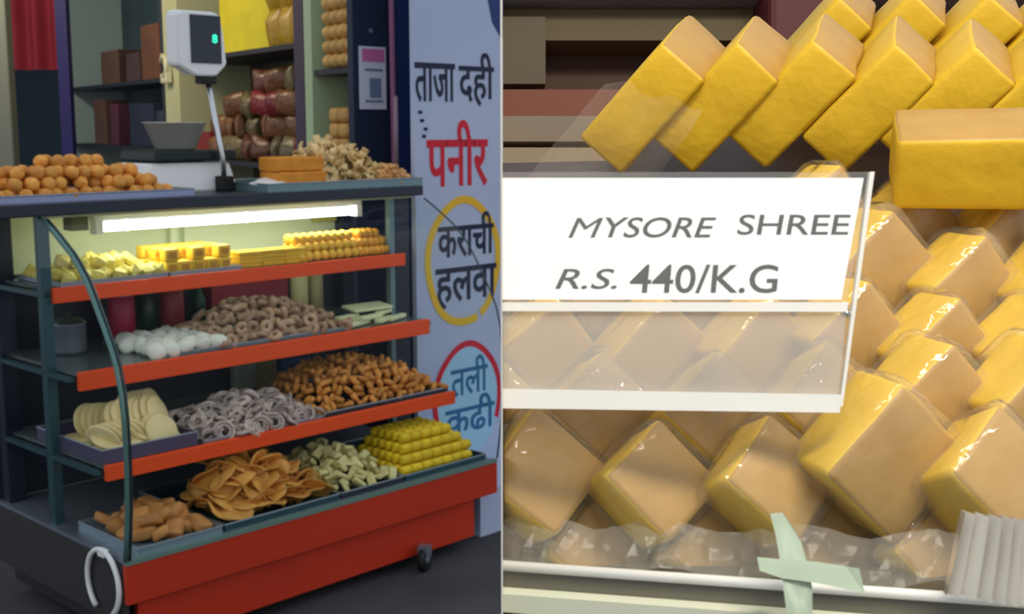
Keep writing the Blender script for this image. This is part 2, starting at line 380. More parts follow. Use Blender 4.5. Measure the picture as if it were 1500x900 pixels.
heap('fried_crisp', [mesh_of('fried_crisp', strip(.062, .03, .014, s), CRISP, True) for s in range(5)], 1.04, 1.44, -.3, .02, DZ + .006, .17, .032,
     'pale curled fried crisp in the tall heap beside the orange slabs', 'snack', 'pale crisps heaped on the cart top', tilt=1.3, seed=5, peak=.42, limit=170)
heap('fried_bite', [mesh_of('fried_bite', ball(.016, 1, .008, 60, s), CRISPB) for s in range(5)], 1.36, 1.545, -.2, .035, DZ + .006, .085, .024,
     'small brown fried bite at the right end of the cart top tray', 'snack', 'brown bites at the right end of the cart top', tilt=1.3, seed=6, limit=110)
put('paper_sheet', mesh_of('paper_sheet', rough_up(rblock(.12, .1, .004, .001, cuts=3), .006, 25), WHITEPL), CM(.86, -.02, DZ + .036, .1, -.2, .3), 'crumpled white paper sheet at the left end of the crisp tray', 'paper')

sc = empty('weighing_scale', CM(.64, -.2, DZ), 'white weighing scale with a display head on a pole', 'weighing scale')
bm = newbm(); extrude_poly(bm, [(-.19, .0, .0), (.205, .0, .0), (.18, .02, .105), (-.15, .02, .105)], [(-.19, .26, .0), (.205, .26, .0), (.18, .24, .105), (-.15, .24, .105)])
bmesh.ops.bevel(bm, geom=bm.edges[:], offset=.006, segments=2, affect='EDGES'); obj('scale_body', bm, WHITEPL, sc)
obj('weighing_plate', bx(-.14, .2, .0, .25, .113, .15, bevel=.006), mat('dark_green_plate', (26, 40, 42), .4, .4), sc)
obj('plate_support', bx(-.1, .1, .06, .2, .104, .114), BLACK, sc)
obj('pole', tube(newbm(), [(.122, -.03, .05), (.118, -.03, .12), (.066, -.03, .41)], .0105, 12), STEEL, sc, True)
obj('pole_socket', bx(.1, .15, -.055, -.001, .0, .055, bevel=.004), BLACK, sc)
hd = empty('x', Matrix(), '', ''); bpy.data.objects.remove(hd)
bm = newbm(); F = [(-.07, .455), (-.0, .418), (.085, .418), (.132, .46), (.122, .57), (.11, .632), (.085, .645), (-.045, .645), (-.068, .632)]
extrude_poly(bm, [(x, -.06, z) for x, z in F], [(x, .02, z + .006) for x, z in F]); bmesh.ops.bevel(bm, geom=bm.edges[:], offset=.006, segments=2, affect='EDGES')
head = obj('display_head', bm, WHITEPL, sc)
obj('screen', bx(-.018, .108, -.064, -.058, .462, .632, bevel=.001), mat('dark_display', (26, 40, 58), .2), head)
dg = word(head, '8', .07, .09, .535, .566, glow('green_digit', (60, 230, 190), 1.6), 'digit', thick=.02); dg.location = (0, -.0655, 0)
obj('neck', bx(.03, .095, -.05, .0, .39, .422, bevel=.006), BLACK, sc)
bm = lathe(newbm(), [(.0, .0), (.062, .0), (.075, .008), (.113, .098), (.119, .1), (.119, .103), (.11, .1), (.072, .012), (.06, .005), (0, .005)], 36)
put('steel_bowl', mesh_of('steel_bowl', bm, mat('bowl_steel', (214, 214, 206), .3, .4), True), CM(.655, -.32, DZ + .15), 'round steel weighing bowl sitting on the scale', 'bowl')
bm = tube(newbm(), [(0, 0, 0), (.0, 0, .03), (.01, 0, .045), (.03, 0, .048), (.035, 0, .03)], .007, 8); box(bm, -.02, .045, -.012, .012, -.012, .004, bevel=.004)

# --- shelf 1
z = 1.135
steel_tray(.03, .42, -.33, -.015, z, .012, DULL, 'shallow tray under the pale yellow chunks on the top shelf')
steel_tray(.43, .72, -.33, -.015, z, .012, DULL, 'shallow tray under the yellow blocks on the top shelf')
PY = mat('pale_yellow_sweet', (240, 226, 120), .6, var=.15, mott=(20, .4), second=(222, 196, 84))
heap('pale_chunk', [mesh_of('pale_chunk', rough_up(ball(.026, 1, 0), .013, 40, s), PY) for s in range(5)], .05, .42, -.31, -.03, z + .005, .07, .042, 'pale yellow broken sweet chunk on the top shelf', 'sweet', 'pale yellow chunks on the top shelf', tilt=1.5, seed=8, peak=.5)
YB = mat('yellow_sweet_block', (246, 208, 60), .55, var=.12, mott=(12, .5), second=(236, 178, 40)); YC = mat('caramel_sweet_core', (200, 138, 34), .6)
blk = mesh_of('filled_block', rblock(.05, .05, .042, .004, .002, 40), YB, True); core = mesh_of('core', rblock(.03, .006, .022, .002), YC)
for i in range(5):
    for j in range(3):
        for k in range(2 if i % 2 == 0 or j else 1):
            o = put('filled_block', blk, CM(.455 + i * .053, -.06 - j * .08, z + .026 + k * .044, 0, 0, RND.uniform(-.15, .15)), 'yellow sweet block with a caramel core on the top shelf', 'sweet', 'filled yellow blocks on the top shelf')
            c = bpy.data.objects.new('core', core); COL.objects.link(c); c.parent = o; c.location = (0, -.0245, 0)
YS = mat('yellow_sweet_sheet', (240, 196, 40), .6, var=.12, mott=(20, .5), second=(220, 160, 30))
sh_me = [mesh_of('sweet_sheet', rblock(.1, .08, .014, .003, .002, 40, s, cuts=1), YS) for s in range(3)]
for i in range(3):
    for k in range(4):
        put('sweet_sheet', sh_me[(i + k) % 3], CM(.775 + i * .102, -.07, z + .008 + k * .0145, 0, 0, RND.uniform(-.06, .06)), 'flat yellow sweet sheet in a low stack on the top shelf', 'sweet', 'stacked yellow sheets on the top shelf')
YL = mat('yellow_laddoo', (246, 200, 66), .55, var=.12, mott=(50, .4), second=(224, 160, 40)); YO = mat('orange_yellow_laddoo', (240, 176, 46), .55, var=.15, mott=(50, .4), second=(214, 136, 34))
yl = mesh_of('yellow_laddoo', ball(.0195, 2, .001, 60), YL, True); yo = mesh_of('orange_laddoo', ball(.0195, 2, .001, 60), YO, True)
for k in range(3):
    for j in range(4 - k):
        for i in range(8):
            if k == 2 and i > 7: continue
            put('yellow_laddoo', yl, CM(1.005 + i * .0375 + (.0 if k % 2 == 0 else .01), -.04 - j * .038 - k * .019, z + .019 + k * .033), 'small yellow ball in the neat rows on the top shelf', 'sweet', 'rows of yellow balls on the top shelf')
for k in range(3):
    for j in range(4 - k):
        for i in range(7 - k - (k == 2)):
            put('orange_laddoo', yo, CM(1.305 + i * .028 * 1.0 + k * .012, -.05 - j * .038 - k * .019, z + .019 + k * .033), 'small orange yellow ball stacked at the right of the top shelf', 'sweet', 'orange yellow balls on the top shelf') if i * .028 < .16 else None

# --- shelf 2
z = .878
steel_tray(.3, 1.12, -.27, .115, z, .012, GREYTEAL, 'long shallow tray on the second shelf under white and brown sweets')
WS = mat('white_soft_sweet', (238, 240, 226), .6, var=.06, bump=(40, .3))
heap('white_lump', [mesh_of('white_lump', ball(.036, 2, .014, 22, s, .8), WS, True) for s in range(4)], .3, .54, -.2, .1, z + .004, .055, .05, 'soft white sweet lump at the left of the second shelf', 'sweet', 'white lumps on the second shelf', seed=12)
BR = mat('tan_brown_roll', (196, 164, 132), .65, var=.25, mott=(25, .6), second=(146, 104, 78))
def ringbm(R_, r, sq=1, turns=1.0, n=16, grow=0):
    p = [((R_ + grow * k / n) * cos(2 * pi * k / n), (R_ + grow * k / n) * sin(2 * pi * k / n) * sq, .002 * sin(k * 1.7)) for k in range(int(n * turns))]
    return tube(newbm(), p, r, 7, turns == 1.0)
rolls = [mesh_of('fried_roll', tube(newbm(), [(-.03, 0, 0), (-.012, .004, 0), (.012, .003, 0), (.03, -.003, 0)], [.011, .014, .014, .011], 8), BR, True), mesh_of('fried_roll', ringbm(.02, .0105), BR, True), mesh_of('fried_roll', ringbm(.018, .011, .8), BR, True)]
heap('fried_roll', rolls, .5, 1.13, -.25, .115, z + .004, .125, .04, 'tan brown fried roll heaped along the second shelf', 'snack', 'tan rolls on the second shelf', tilt=1.2, seed=14, peak=.45, limit=140)
PS = mat('pale_green_stick', (222, 228, 178), .6, var=.1)
stick = mesh_of('sweet_stick', rblock(.13, .03, .016, .004, .001, 30), PS)
for i in range(8): put('sweet_stick', stick, CM(1.2 + (i % 4) * .068, .06 - (i // 4) * .07 - (i % 2) * .01, z + .01 + (i % 3 == 1) * .016, 0, 0, radians(18 + RND.uniform(-8, 8))), 'pale green sweet stick at the right of the second shelf', 'sweet', 'pale sticks on the second shelf')
put('flat_wafer', mesh_of('flat_wafer', rblock(.2, .09, .012, .004, .002, 20), PS), CM(1.33, -.04, z + .05, .12, 0, 0), 'long pale wafer lying over the sticks on the second shelf', 'sweet')
# things kept at the back of the second shelf
def bottle(x, d, z, r, h, m, capm, label, cat='bottle'):
    t = empty('bottle' if cat == 'bottle' else 'tin_can', CM(x, d, z), label, cat)
    if cat == 'bottle':
        obj('body', lathe(newbm(), [(0, 0), (r, .0), (r, h * .6), (r * .45, h * .78), (r * .4, h * .92), (0, h * .92)], 20), m, t, True); obj('cap', lathe(newbm(), [(0, h * .92), (r * .48, h * .92), (r * .48, h), (0, h)], 16), capm, t)
    else:
        obj('body', lathe(newbm(), [(0, 0), (r * .9, 0), (r, .006), (r, h - .006), (r * .92, h), (0, h)], 22), m, t, True); obj('lid', lathe(newbm(), [(0, h), (r * .85, h), (r * .85, h + .003), (0, h + .003)], 20), capm, t)
REDT = mat('crimson_tin', (176, 22, 66), .4); REDT2 = mat('brick_red_tin', (150, 44, 46), .4); DG = mat('dark_green_bottle', (18, 64, 52), .3)
bottle(.395, -.3, z, .046, .165, REDT, DULL, 'crimson tin left of the green bottle on the second shelf', 'tin')
bottle(.51, -.32, z, .03, .2, DG, WHITEPL, 'dark green bottle between two red tins on the second shelf')
bottle(.6, -.3, z, .044, .17, REDT2, DULL, 'brick red tin right of the green bottle on the second shelf', 'tin')
bottle(.735, -.33, z, .026, .19, DG, BLACK, 'slim dark green bottle beside the maroon carton on the second shelf')
put('maroon_carton', mesh_of('maroon_carton', rblock(.36, .08, .19, .003), mat('maroon_card', (134, 26, 44), .6, mott=(4, .5), second=(110, 20, 60))), CM(.96, -.35, z + .095), 'long maroon carton behind the tan rolls', 'carton')
bottle(1.2, -.32, z, .038, .17, mat('cream_jar', (196, 180, 132), .35), DULL, 'cream coloured jar behind the right end of the tan rolls', 'tin')
bottle(1.29, -.33, z, .033, .165, mat('beige_jar', (166, 150, 108), .35), DULL, 'beige jar right of the cream jar on the second shelf', 'tin')
pot = empty('steel_pot', CM(.15, -.22, z), 'small steel pot with a lid at the left end of the second shelf', 'pot')
obj('body', lathe(newbm(), [(0, 0), (.05, 0), (.056, .01), (.056, .1), (.06, .103), (0, .103)], 26), DULL, pot, True)
obj('lid', lathe(newbm(), [(.059, .104), (.05, .116), (.01, .122), (.01, .135), (0, .137)], 24), STEEL, pot, True)

# --- shelf 3
z = .602
steel_tray(.0, .34, -.18, .265, z, .045, mat('plum_grey_tray', (88, 84, 112), .45, .3), 'deep plum grey tray of pale discs on the third shelf')
PD = mat('cream_disc', (240, 222, 164), .6, var=.1, mott=(20, .35), second=(226, 196, 120))
disc = [mesh_of('cream_disc', rough_up(lathe(newbm(), [(0, -.006), (.055, -.006), (.06, -.002), (.06, .002), (.055, .006), (0, .006)], 24), .002, 25, s), PD, True) for s in range(3)]
def lean(x, d, z_, ax, ay, rz, me): put('cream_disc', me, CM(x, d, z_, ax, ay, rz), 'round cream disc leaning in the plum grey tray', 'sweet', 'cream discs on the third shelf')
R3 = random.Random(4)
for i in range(6): lean(.05 + i * .024, .175 - i * .004, z + .056, 0, radians(62), .5, disc[i % 3])
for i in range(8): lean(.235 + i * .0, .22 - i * .03, z + .06, radians(60), 0, .15, disc[i % 3])
for i in range(5): lean(.1 + i * .018, -.02 + i * .012, z + .075, radians(75), radians(12), .3, disc[i % 3])
for i in range(7): lean(.14 + i * .022, .11 + i * .004, z + .1 + .006 * (i % 2), radians(66), radians(-8 + 5 * i), .45, disc[i % 3])
for i in range(6): lean(.215 + i * .018, .04, z + .105, radians(70), radians(10), .5, disc[i % 3])
for i in range(9): lean(.07 + (i % 3) * .1, .19 - (i // 3) * .1, z + .022, .05, .05, i, disc[i % 3])
for i in range(4): lean(.075 + i * .062, .175, z + .055, radians(24), 0, i * .3, disc[i % 3])
CK = mat('grey_brown_spiral', (214, 198, 186), .5, var=.4, mott=(30, .5), second=(140, 108, 102))
coils = [mesh_of('spiral_snack', ringbm(.012, .0055, 1, 2.3, 14, .012), CK, True), mesh_of('spiral_snack', ringbm(.022, .006), CK, True), mesh_of('spiral_snack', ringbm(.018, .006, .8, 1.8, 14, .01), CK, True)]
steel_tray(.36, .86, -.2, .268, z, .008, DULL, 'shallow tray under the spiral snacks on the third shelf')
heap('spiral_snack', coils, .36, .86, -.16, .265, z + .004, .085, .036, 'grey brown spiral snack heaped on the third shelf', 'snack', 'spiral snacks on the third shelf', tilt=1.2, seed=21, flat=.75, limit=150)
OS = mat('orange_brown_stick', (228, 154, 66), .6, var=.25, mott=(30, .5), second=(160, 88, 36))
steel_tray(.83, 1.49, -.25, .26, z, .014, DARKST, 'dark tray under the orange brown sticks on the third shelf')
heap('fried_stick', [mesh_of('fried_stick', rough_up(tube(newbm(), [(-.022, 0, 0), (0, .002, 0), (.022, 0, 0)], [.009, .0125, .009], 7), .003, 50, s), OS, True) for s in range(4)], .84, 1.48, -.22, .25, z + .006, .14, .031,
     'stubby orange brown fried stick heaped on the third shelf', 'snack', 'orange brown sticks on the third shelf', tilt=1.4, seed=22, peak=.5, power=.6, limit=290)
put('blue_packet', mesh_of('blue_packet', rblock(.14, .05, .1, .012, .006, 20), mat('blue_packet', (38, 70, 130), .4)), CM(1.17, -.33, z + .05), 'blue packet standing behind the orange brown sticks', 'packet')
for i, (x, lab) in enumerate(((.93, 'clear grey packet behind the sticks, left of the blue packet'), (1.03, 'olive grey packet behind the sticks, next to the blue packet'))):
    put('pale_packet', mesh_of('pale_packet', rblock(.1, .05, .13, .015, .008, 20, i), mat('olive_grey_packet%d' % i, ((134, 140, 128), (130, 126, 84))[i], .35)), CM(x, -.34, z + .064), lab, 'packet')

# --- bottom shelf
z = .347
steel_tray(.0, .3, .08, .455, z, .028, mat('light_blue_steel', (150, 172, 184), .35, .5), 'light steel tray of brown fried pieces at the left of the bottom shelf')
FB = mat('brown_fried_piece', (206, 146, 76), .6, var=.2, mott=(25, .6), second=(160, 90, 40))
heap('fried_piece', [mesh_of('fried_piece', rough_up(rblock(.075, .06, .034, .01, .006, 25, s), .004, 40, s), FB, True) for s in range(4)], .05, .26, .13, .39, z + .008, .085, .058, 'brown fried piece in the light steel tray', 'snack', 'brown fried pieces on the bottom shelf', tilt=.7, seed=30, flat=.7)
steel_tray(.32, .79, -.1, .44, z, .022, TEAL, 'teal steel tray of golden discs on the bottom shelf')
GP = mat('golden_fried_disc', (230, 172, 82), .55, var=.15, mott=(18, .55), second=(200, 124, 44))
def wavy(r, s):
    bm = lathe(newbm(), [(0, -.003), (r * .5, -.003), (r * .9, -.002), (r, 0), (r * .9, .003), (r * .5, .004), (0, .005)], 20)
    for v in bm.verts: v.co.z += .006 * sin(v.co.x * 60 + s) + .005 * cos(v.co.y * 50 + s * 2)
    return bm
heap('golden_disc', [mesh_of('golden_disc', wavy(.05 + .004 * s, s), GP, True) for s in range(4)], .36, .77, .0, .385, z + .012, .155, .05, 'golden fried disc heaped in the teal tray', 'snack', 'golden discs on the bottom shelf', tilt=.85, seed=31, flat=.55, peak=.38, limit=110)
steel_tray(.8, 1.09, -.1, .44, z, .022, DARKST, 'dark tray of pale green chunks on the bottom shelf')
PG = mat('pale_green_chunk', (222, 214, 150), .6, var=.15, mott=(25, .4), second=(190, 176, 100))
heap('pale_wedge', [mesh_of('pale_wedge', rough_up(rblock(.052, .03, .016, .004, .003, 40, s), .003, 40, s), PG) for s in range(4)], .8, 1.09, .0, .4, z + .01, .11, .036, 'pale green wedge heaped beside the golden discs', 'sweet', 'pale wedges on the bottom shelf', tilt=1.1, seed=32, peak=.45, limit=130)
steel_tray(1.1, 1.52, -.1, .44, z, .022, TEAL, 'teal tray of bright yellow rolls at the right of the bottom shelf')
YR = mat('bright_yellow_roll', (246, 212, 30), .6, var=.12, mott=(30, .4), second=(214, 172, 14), bump=(70, .4))
yr = [mesh_of('yellow_roll', rough_up(tube(newbm(), [(-.023, 0, 0), (-.02, 0, 0), (.02, 0, 0), (.023, 0, 0)], [.012, .0185, .0185, .012], 10), .0015, 60, s), YR, True) for s in range(3)]
for k in range(4):
    for j in range(8 - k):
        for i in range(7 - (k > 1) - (k > 2)):
            if k < 3 and 0 < j and k + 1 <= 3 and j > 1 and j < 7 - k and 0 < i < 5: continue
            put('yellow_roll', yr[(i + j + k) % 3], CM(1.135 + i * .052 + k * .02, .4 - j * .04 - k * .024, z + .026 + k * .034, 0, 0, RND.uniform(-.12, .12)), 'bright yellow rolled sweet stacked at the right of the bottom shelf', 'sweet', 'yellow rolls on the bottom shelf')

# ------------------------------------------------------------------ shop shelving behind the cart: t runs away from the viewer, w into the shelf
CH = radians(32)
SHOP = Matrix.Translation((-.71, 5.55, 0)) @ Matrix(((-sin(CH), cos(CH), 0, 0), (cos(CH), sin(CH), 0, 0), (0, 0, 1, 0), (0, 0, 0, 1)))
def SM(t, w, z, r=0): return SHOP @ (Matrix.Translation((t, w, z)) @ Matrix.Rotation(r, 4, 'Z'))
WPAINT = mat('grey_white_board', (196, 204, 196), .6); PURP = mat('purple_brown_stile', (70, 52, 76), .6); GREENW = mat('pale_green_board', (176, 200, 162), .6)
DK = mat('dark_cupboard_board', (40, 42, 56), .6)
def cabinet(t0, t1, shelves, near, far, back, label):
    c = empty('shop_cabinet', SM(t0, 0, 0), label, 'cabinet')
    L = t1 - t0
    obj('back_board', bx(0.0, L, .46, .48, .02, 2.95), back, c)
    obj('side_board', bx(0, near[0], 0, .459, .02, 2.95), near[1], c); obj('side_board', bx(L - far[0], L, 0, .459, .02, 2.95), far[1], c)
    for z_ in shelves: obj('shelf_board', bx(near[0], L - far[0], .01, .459, z_ - .025, z_), DK, c)
    obj('plinth', bx(near[0], L - far[0], .0, .459, 0.0, .6), DK, c)
    return c
cabinet(0.0, .54, (1.0, 1.45, 1.91), (.03, DK), (.09, GREENW), GREENW, 'pale green cabinet with stacked buns, nearest the dark column')
cabinet(.55, 2.83, (1.0, 1.45, 2.05), (.12, PURP), (.3, mat('cream_board', (206, 206, 160), .6)), mat('olive_board', (74, 72, 62), .6), 'middle shop cabinet with yellow sheet and brown snack packets')
cabinet(2.84, 5.7, (1.0, 1.5, 1.95), (.06, DK), (.16, WPAINT), mat('slate_board', (62, 78, 86), .6), 'far dim cabinet behind glass with a grey white left edge')
put('glass_door', mesh_of('glass_door', bx(0, 2.6, -.012, -.004, 0, 1.95), GLASS), SM(2.92, 0, 1.0), 'sliding glass pane across the far dim cabinet', 'glass pane')
ORDX = ('first', 'second', 'third', 'fourth', 'fifth', 'sixth', 'seventh')
BUN = mat('tan_bun', (222, 178, 104), .65, var=.15, mott=(25, .4), second=(184, 128, 64))
bun = mesh_of('bun', ball(.047, 2, .004, 40, 1, .78), BUN, True)
for k in range(7):
    for i in range(4):
        put('bun', bun, SM(.09 + i * .088, .06, 1.911 + .037 + k * .066), 'round tan bun, %s from the column, %s row up on the upper cabinet shelf' % (ORDX[i], ORDX[k]), 'bun', 'tan buns on the cabinet shelf')
LOG = mat('tan_bread_log', (210, 164, 92), .65, var=.15, mott=(20, .4), second=(176, 120, 60)); log = mesh_of('bread_log', rblock(.1, .3, .07, .02, .004, 30), LOG, True)
for k in range(4):
    for i in range(3): put('bread_log', log, SM(.09 + i * .105, .18, 1.45 + .036 + k * .071), 'tan bread log, %s from the column, %s row up on the lower cabinet shelf' % (ORDX[i], ORDX[k]), 'bread', 'bread logs on the cabinet shelf')
put('yellow_sheet', mesh_of('yellow_sheet', rough_up(rblock(.85, .02, .42, .004, cuts=3), .02, 5), mat('yellow_cloth', (226, 210, 40), .7, mott=(6, .3), second=(200, 180, 30))), SM(1.62, .1, 2.265), 'plain yellow sheet standing upright on the middle cabinet shelf', 'sheet')
ORDN = ('first', 'second', 'third')
GB = mat('golden_snack_bag', (206, 166, 50), .35, var=.2, mott=(14, .6), second=(150, 96, 30), bump=(30, .5))
def pillow(lx, ly, lz, seed):
    bm = rblock(lx, ly, lz, .01, cuts=3)
    for v in bm.verts: v.co.y *= (.25 + .75 * max(0, 1 - abs(2 * v.co.z / lz) ** 3)) * (.5 + .5 * max(0, 1 - abs(2 * v.co.x / lx) ** 3))
    return rough_up(bm, .012, 14, seed)
bags = [mesh_of('snack_bag', pillow(.17, .1, .2, s), GB, True) for s in range(3)]
for k in range(2):
    for i in range(3): put('snack_bag', bags[(i + k) % 3], SM(.77 + i * .17, .09, 2.05 + .1 + k * .19), 'golden snack bag, %s from the near end, %s row, above the brown packets' % (ORDN[i], ('lower', 'upper')[k]), 'snack bag', 'golden snack bags on the middle cabinet')
pk = [mesh_of('snack_packet', pillow(.17, .09, .13, 10 + s), mat('brown_packet_%s' % n, c, .3, var=.2, mott=(12, .6), second=c2, bump=(30, .5)), True) for s, (n, c, c2) in enumerate((('amber', (136, 92, 56), (80, 48, 34)), ('rust', (112, 66, 48), (74, 40, 34)), ('khaki', (130, 116, 80), (84, 66, 46)), ('crimson', (140, 42, 44), (90, 34, 36))))]
R4 = random.Random(9)
for i in range(8):
    for k in range(4 if i < 4 else 3 if i < 6 else 2):
        c = R4.choice((0, 0, 1, 1, 2, 2, 2, 3))
        put('snack_packet', pk[c], SM(.78 + i * .2 + R4.uniform(-.03, .03), .1 + .03 * (k % 2), 1.45 + .07 + k * .122, R4.uniform(-.6, .6)) @ Matrix.Rotation(R4.uniform(-.25, .25), 4, 'Y'), ('amber snack packet', 'rust brown snack packet', 'khaki snack packet', 'crimson snack packet')[c] + ', %s in the %s row of the lower middle cabinet shelf' % (('nearest', 'second', 'third', 'fourth', 'fifth', 'sixth', 'seventh', 'farthest')[i], ('bottom', 'second', 'third', 'top')[k]), 'snack packet', 'packets on the lower middle shelf')
put('red_carton', mesh_of('red_carton', rblock(.3, .12, .16, .004), mat('red_carton', (140, 44, 46), .6)), SM(2.32, .12, 1.53), 'dull red carton behind the scale pole', 'carton')
for i, (t, w_, z_, lx, lz, c, lab) in enumerate(((3.25, .12, 1.95, .42, .36, (136, 78, 46), 'large brown carton on the upper shelf of the far cabinet'), (3.75, .14, 1.95, .35, .2, (96, 62, 60), 'small plum brown carton beside the large brown carton'), (4.3, .12, 1.95, .5, .24, (112, 72, 52), 'long brown carton at the left of the far cabinet shelf'),
        (4.75, .14, 1.5, .36, .34, (116, 74, 54), 'brown carton on the lower shelf of the far cabinet'), (4.25, .12, 1.5, .22, .3, (112, 40, 66), 'maroon canister shaped carton on the lower far shelf'), (3.6, .14, 1.5, .6, .3, (46, 50, 76), 'dark blue crate on the lower shelf of the far cabinet'), (3.1, .14, 1.5, .26, .24, (56, 68, 84), 'slate blue carton at the near end of the lower far shelf'))):
    put('carton', mesh_of('carton', rough_up(rblock(lx, .18, lz, .006, cuts=1), .008, 8, i), mat('carton_%d' % i, c, .65, mott=(5, .4))), SM(t, w_, z_ + lz / 2), lab, 'carton')
lamp = empty('wall_bracket', SM(2.70, -.05, 1.93), 'small cream hook bracket on the stile between the cabinets', 'bracket')
obj('back_plate', bx(-.06, .06, .0, .04, -.02, .04, bevel=.006), mat('cream_plastic', (226, 222, 190), .5), lamp)
obj('hook', tube(newbm(), [(0, .01, .02), (-.05, .01, .06), (-.04, .01, .13), (.02, .01, .15), (.05, .01, .11)], .016, 8), mat('cream_plastic', (226, 222, 190), .5), lamp, True)
CLOTH = mat('crimson_cloth', (150, 36, 60), .85, mott=(2, .5), second=(110, 24, 34))
bm = newbm(); n = 40; F1, F2 = [], []
for i in range(n + 1):
    x = i / n; F1.append((-3.4 + .56 * x, 8.0 + .035 * sin(x * 26)))
F2 = [(x, y + .012) for x, y in F1]; prism(bm, F1 + F2[::-1], 2.0, 3.08)
tag(obj('hanging_cloth', bm, CLOTH), 'crimson cloth hanging at the far left of the shop', 'cloth')
tag(obj('blue_pole', bx(-2.87, -2.8, 7.9, 7.97, 0, 3.1), mat('violet_blue_paint', (44, 40, 110), .5)), 'thin violet blue pole beside the crimson cloth', 'pole')
tag(obj('grey_pole', bx(-3.08, -2.98, 7.4, 7.5, 0, 3.1, bevel=.01), mat('grey_green_paint', (120, 124, 116), .7)), 'grey pole standing left of the crimson cloth', 'pole')

# poster and pipe on the column
po = empty('notice_poster', CM(1.725, -.455, 1.857), 'white notice with a pink header pasted on the dark column', 'poster')
obj('sheet', bx(-.075, .075, -.003, .002, -.135, .135), mat('notice_paper', (214, 216, 232), .6), po)
obj('header', bx(-.06, .066, -.005, -.003, .07, .125), mat('pink_print', (206, 110, 168), .6), po)
obj('printed_block', bx(-.02, .045, -.005, -.003, -.085, .0), mat('grey_print', (110, 128, 160), .6), po)
for zz in (.03, -.105): obj('printed_line', bx(-.045, .055, -.005, -.003, zz, zz + .01), mat('grey_print', (110, 128, 160), .6), po)
pi_ = empty('wall_pipe', CM(1.83, -.44, 0), 'thin dusky pink pipe running up the dark column', 'pipe')
obj('pipe_run', tube(newbm(), [(0, 0, .0), (0, 0, 1.5), (-.01, 0, 3.05)], .013, 10), mat('dusky_pink_pipe', (150, 96, 128), .5), pi_, True)
obj('pipe_sleeve', tube(newbm(), [(.006, 0, 1.42), (.004, 0, 1.78)], .017, 10), mat('pale_pink_sleeve', (196, 160, 176), .5), pi_, True)
obj('column_screw', lathe(newbm(), [(0, -.004), (.01, -.004), (.01, .004), (0, .004)], 10), DULL, None)
bpy.data.objects['column_screw'].matrix_world = CM(1.72, -.458, 2.06, pi / 2)
tag(bpy.data.objects['column_screw'], 'small round screw head on the dark column above the notice', 'screw')

# ------------------------------------------------------------------ the near counter: r right, f forward, u up along the line of sight, from the eye point
EYEM = Matrix(((1, 0, 0, 0), (0, cos(PITCH), sin(PITCH), 0), (0, -sin(PITCH), cos(PITCH), EYE), (0, 0, 0, 1)))
def V(r, f, u): return EYEM @ Vector((r, f, u))
EDGE = -.0083                                                   # the counter's left end: plane x = EDGE * y
def trim_left(bm, M, gap=.0006):
    """saw a piece off flush with the counter's end panel"""
    I = M.inverted(); p = I @ Vector((gap, 0, 0)); nrm = (I.to_3x3() @ Vector((1, -EDGE, 0))).normalized()
    bmesh.ops.bisect_plane(bm, geom=bm.verts[:] + bm.edges[:] + bm.faces[:], plane_co=p, plane_no=nrm, clear_inner=True)
    bmesh.ops.holes_fill(bm, edges=[e for e in bm.edges if e.is_boundary], sides=0)
    return bm
TAN = mat('toasted_sweet_skin', (176, 138, 68), .5, mott=(45, .5), second=(156, 112, 44), bump=(90, .06), sss=.15)
GOLD = mat('golden_sweet_side', (216, 178, 36), .55, mott=(60, .35), second=(198, 154, 26), bump=(160, .07), sss=.2)
FILM = clear('cling_film', ior=1.4, rough=.04, haze=.05, hazecol=(1, .95, .85), bump=(55, .5))
ACRYL = clear('frosted_acrylic', ior=1.5, rough=.1, haze=.34, hazecol=(.62, .58, .52))
ACRYL2 = clear('acrylic_edge', ior=1.6, rough=.1, haze=.72, hazecol=(.95, .94, .9))

def slab(name, M, a, b, t, label, group, seed, wrap=False):
    bm = rblock(a, b, t, .0022, cuts=2); rough_up(bm, .001, 45, seed)
    bm.normal_update()
    if (M.translation.x - .045) < 0: trim_left(bm, M)
    bm.normal_update()
    for f_ in bm.faces: f_.material_index = 1 if f_.normal.z > .72 else 0
    o = obj(name, bm, [GOLD, TAN], None, True, M); tag(o, label, 'sweet', group)
    if wrap:
        bm = rblock(a + .005, b + .005, t + .004, .005, cuts=2); rough_up(bm, .0016, 60, seed + 50)
        if (M.translation.x - .045) < 0: trim_left(bm, M)
        obj('film_wrapper', bm, FILM, o, True)
    return o
def frame(x, y, z, c):
    m = Matrix((x, y, z)).transposed().to_4x4(); m.translation = c; return EYEM @ m
ORD = ('first', 'second', 'third', 'fourth', 'fifth', 'sixth', 'seventh')
# upright row along the top, each leaning to the left
e_ = Vector((.30, .87, .39)).normalized(); v1 = Vector((.75, .037, -.66)); v1 = (v1 - e_ * v1.dot(e_)).normalized(); v2 = v1.cross(e_)
if v2.z > 0: v2 = -v2
TOPROW = ((.0611, .5, .1083), (.0907, .495, .1072), (.1198, .488, .1068), (.1493, .48, .1032), (.1778, .472, .1007), (.2057, .464, .098))
for i, A in enumerate(TOPROW):
    A = Vector(A); L1, L2, D = .0245 - .0004 * i, .0555 - .001 * i, .063
    c = A + v1 * L1 / 2 + v2 * L2 / 2 + e_ * D / 2
    x_, y_, z_ = v1, e_, -v2
    if x_.cross(y_).dot(z_) < 0: x_ = -x_
    slab('sweet_slab', frame(x_, y_, z_, c), L1, D, L2, '%s golden slab from the left in the leaning top row' % ORD[i] if i < 5 else 'last golden slab leaning at the right end of the top row', 'leaning slabs in the top row', i)
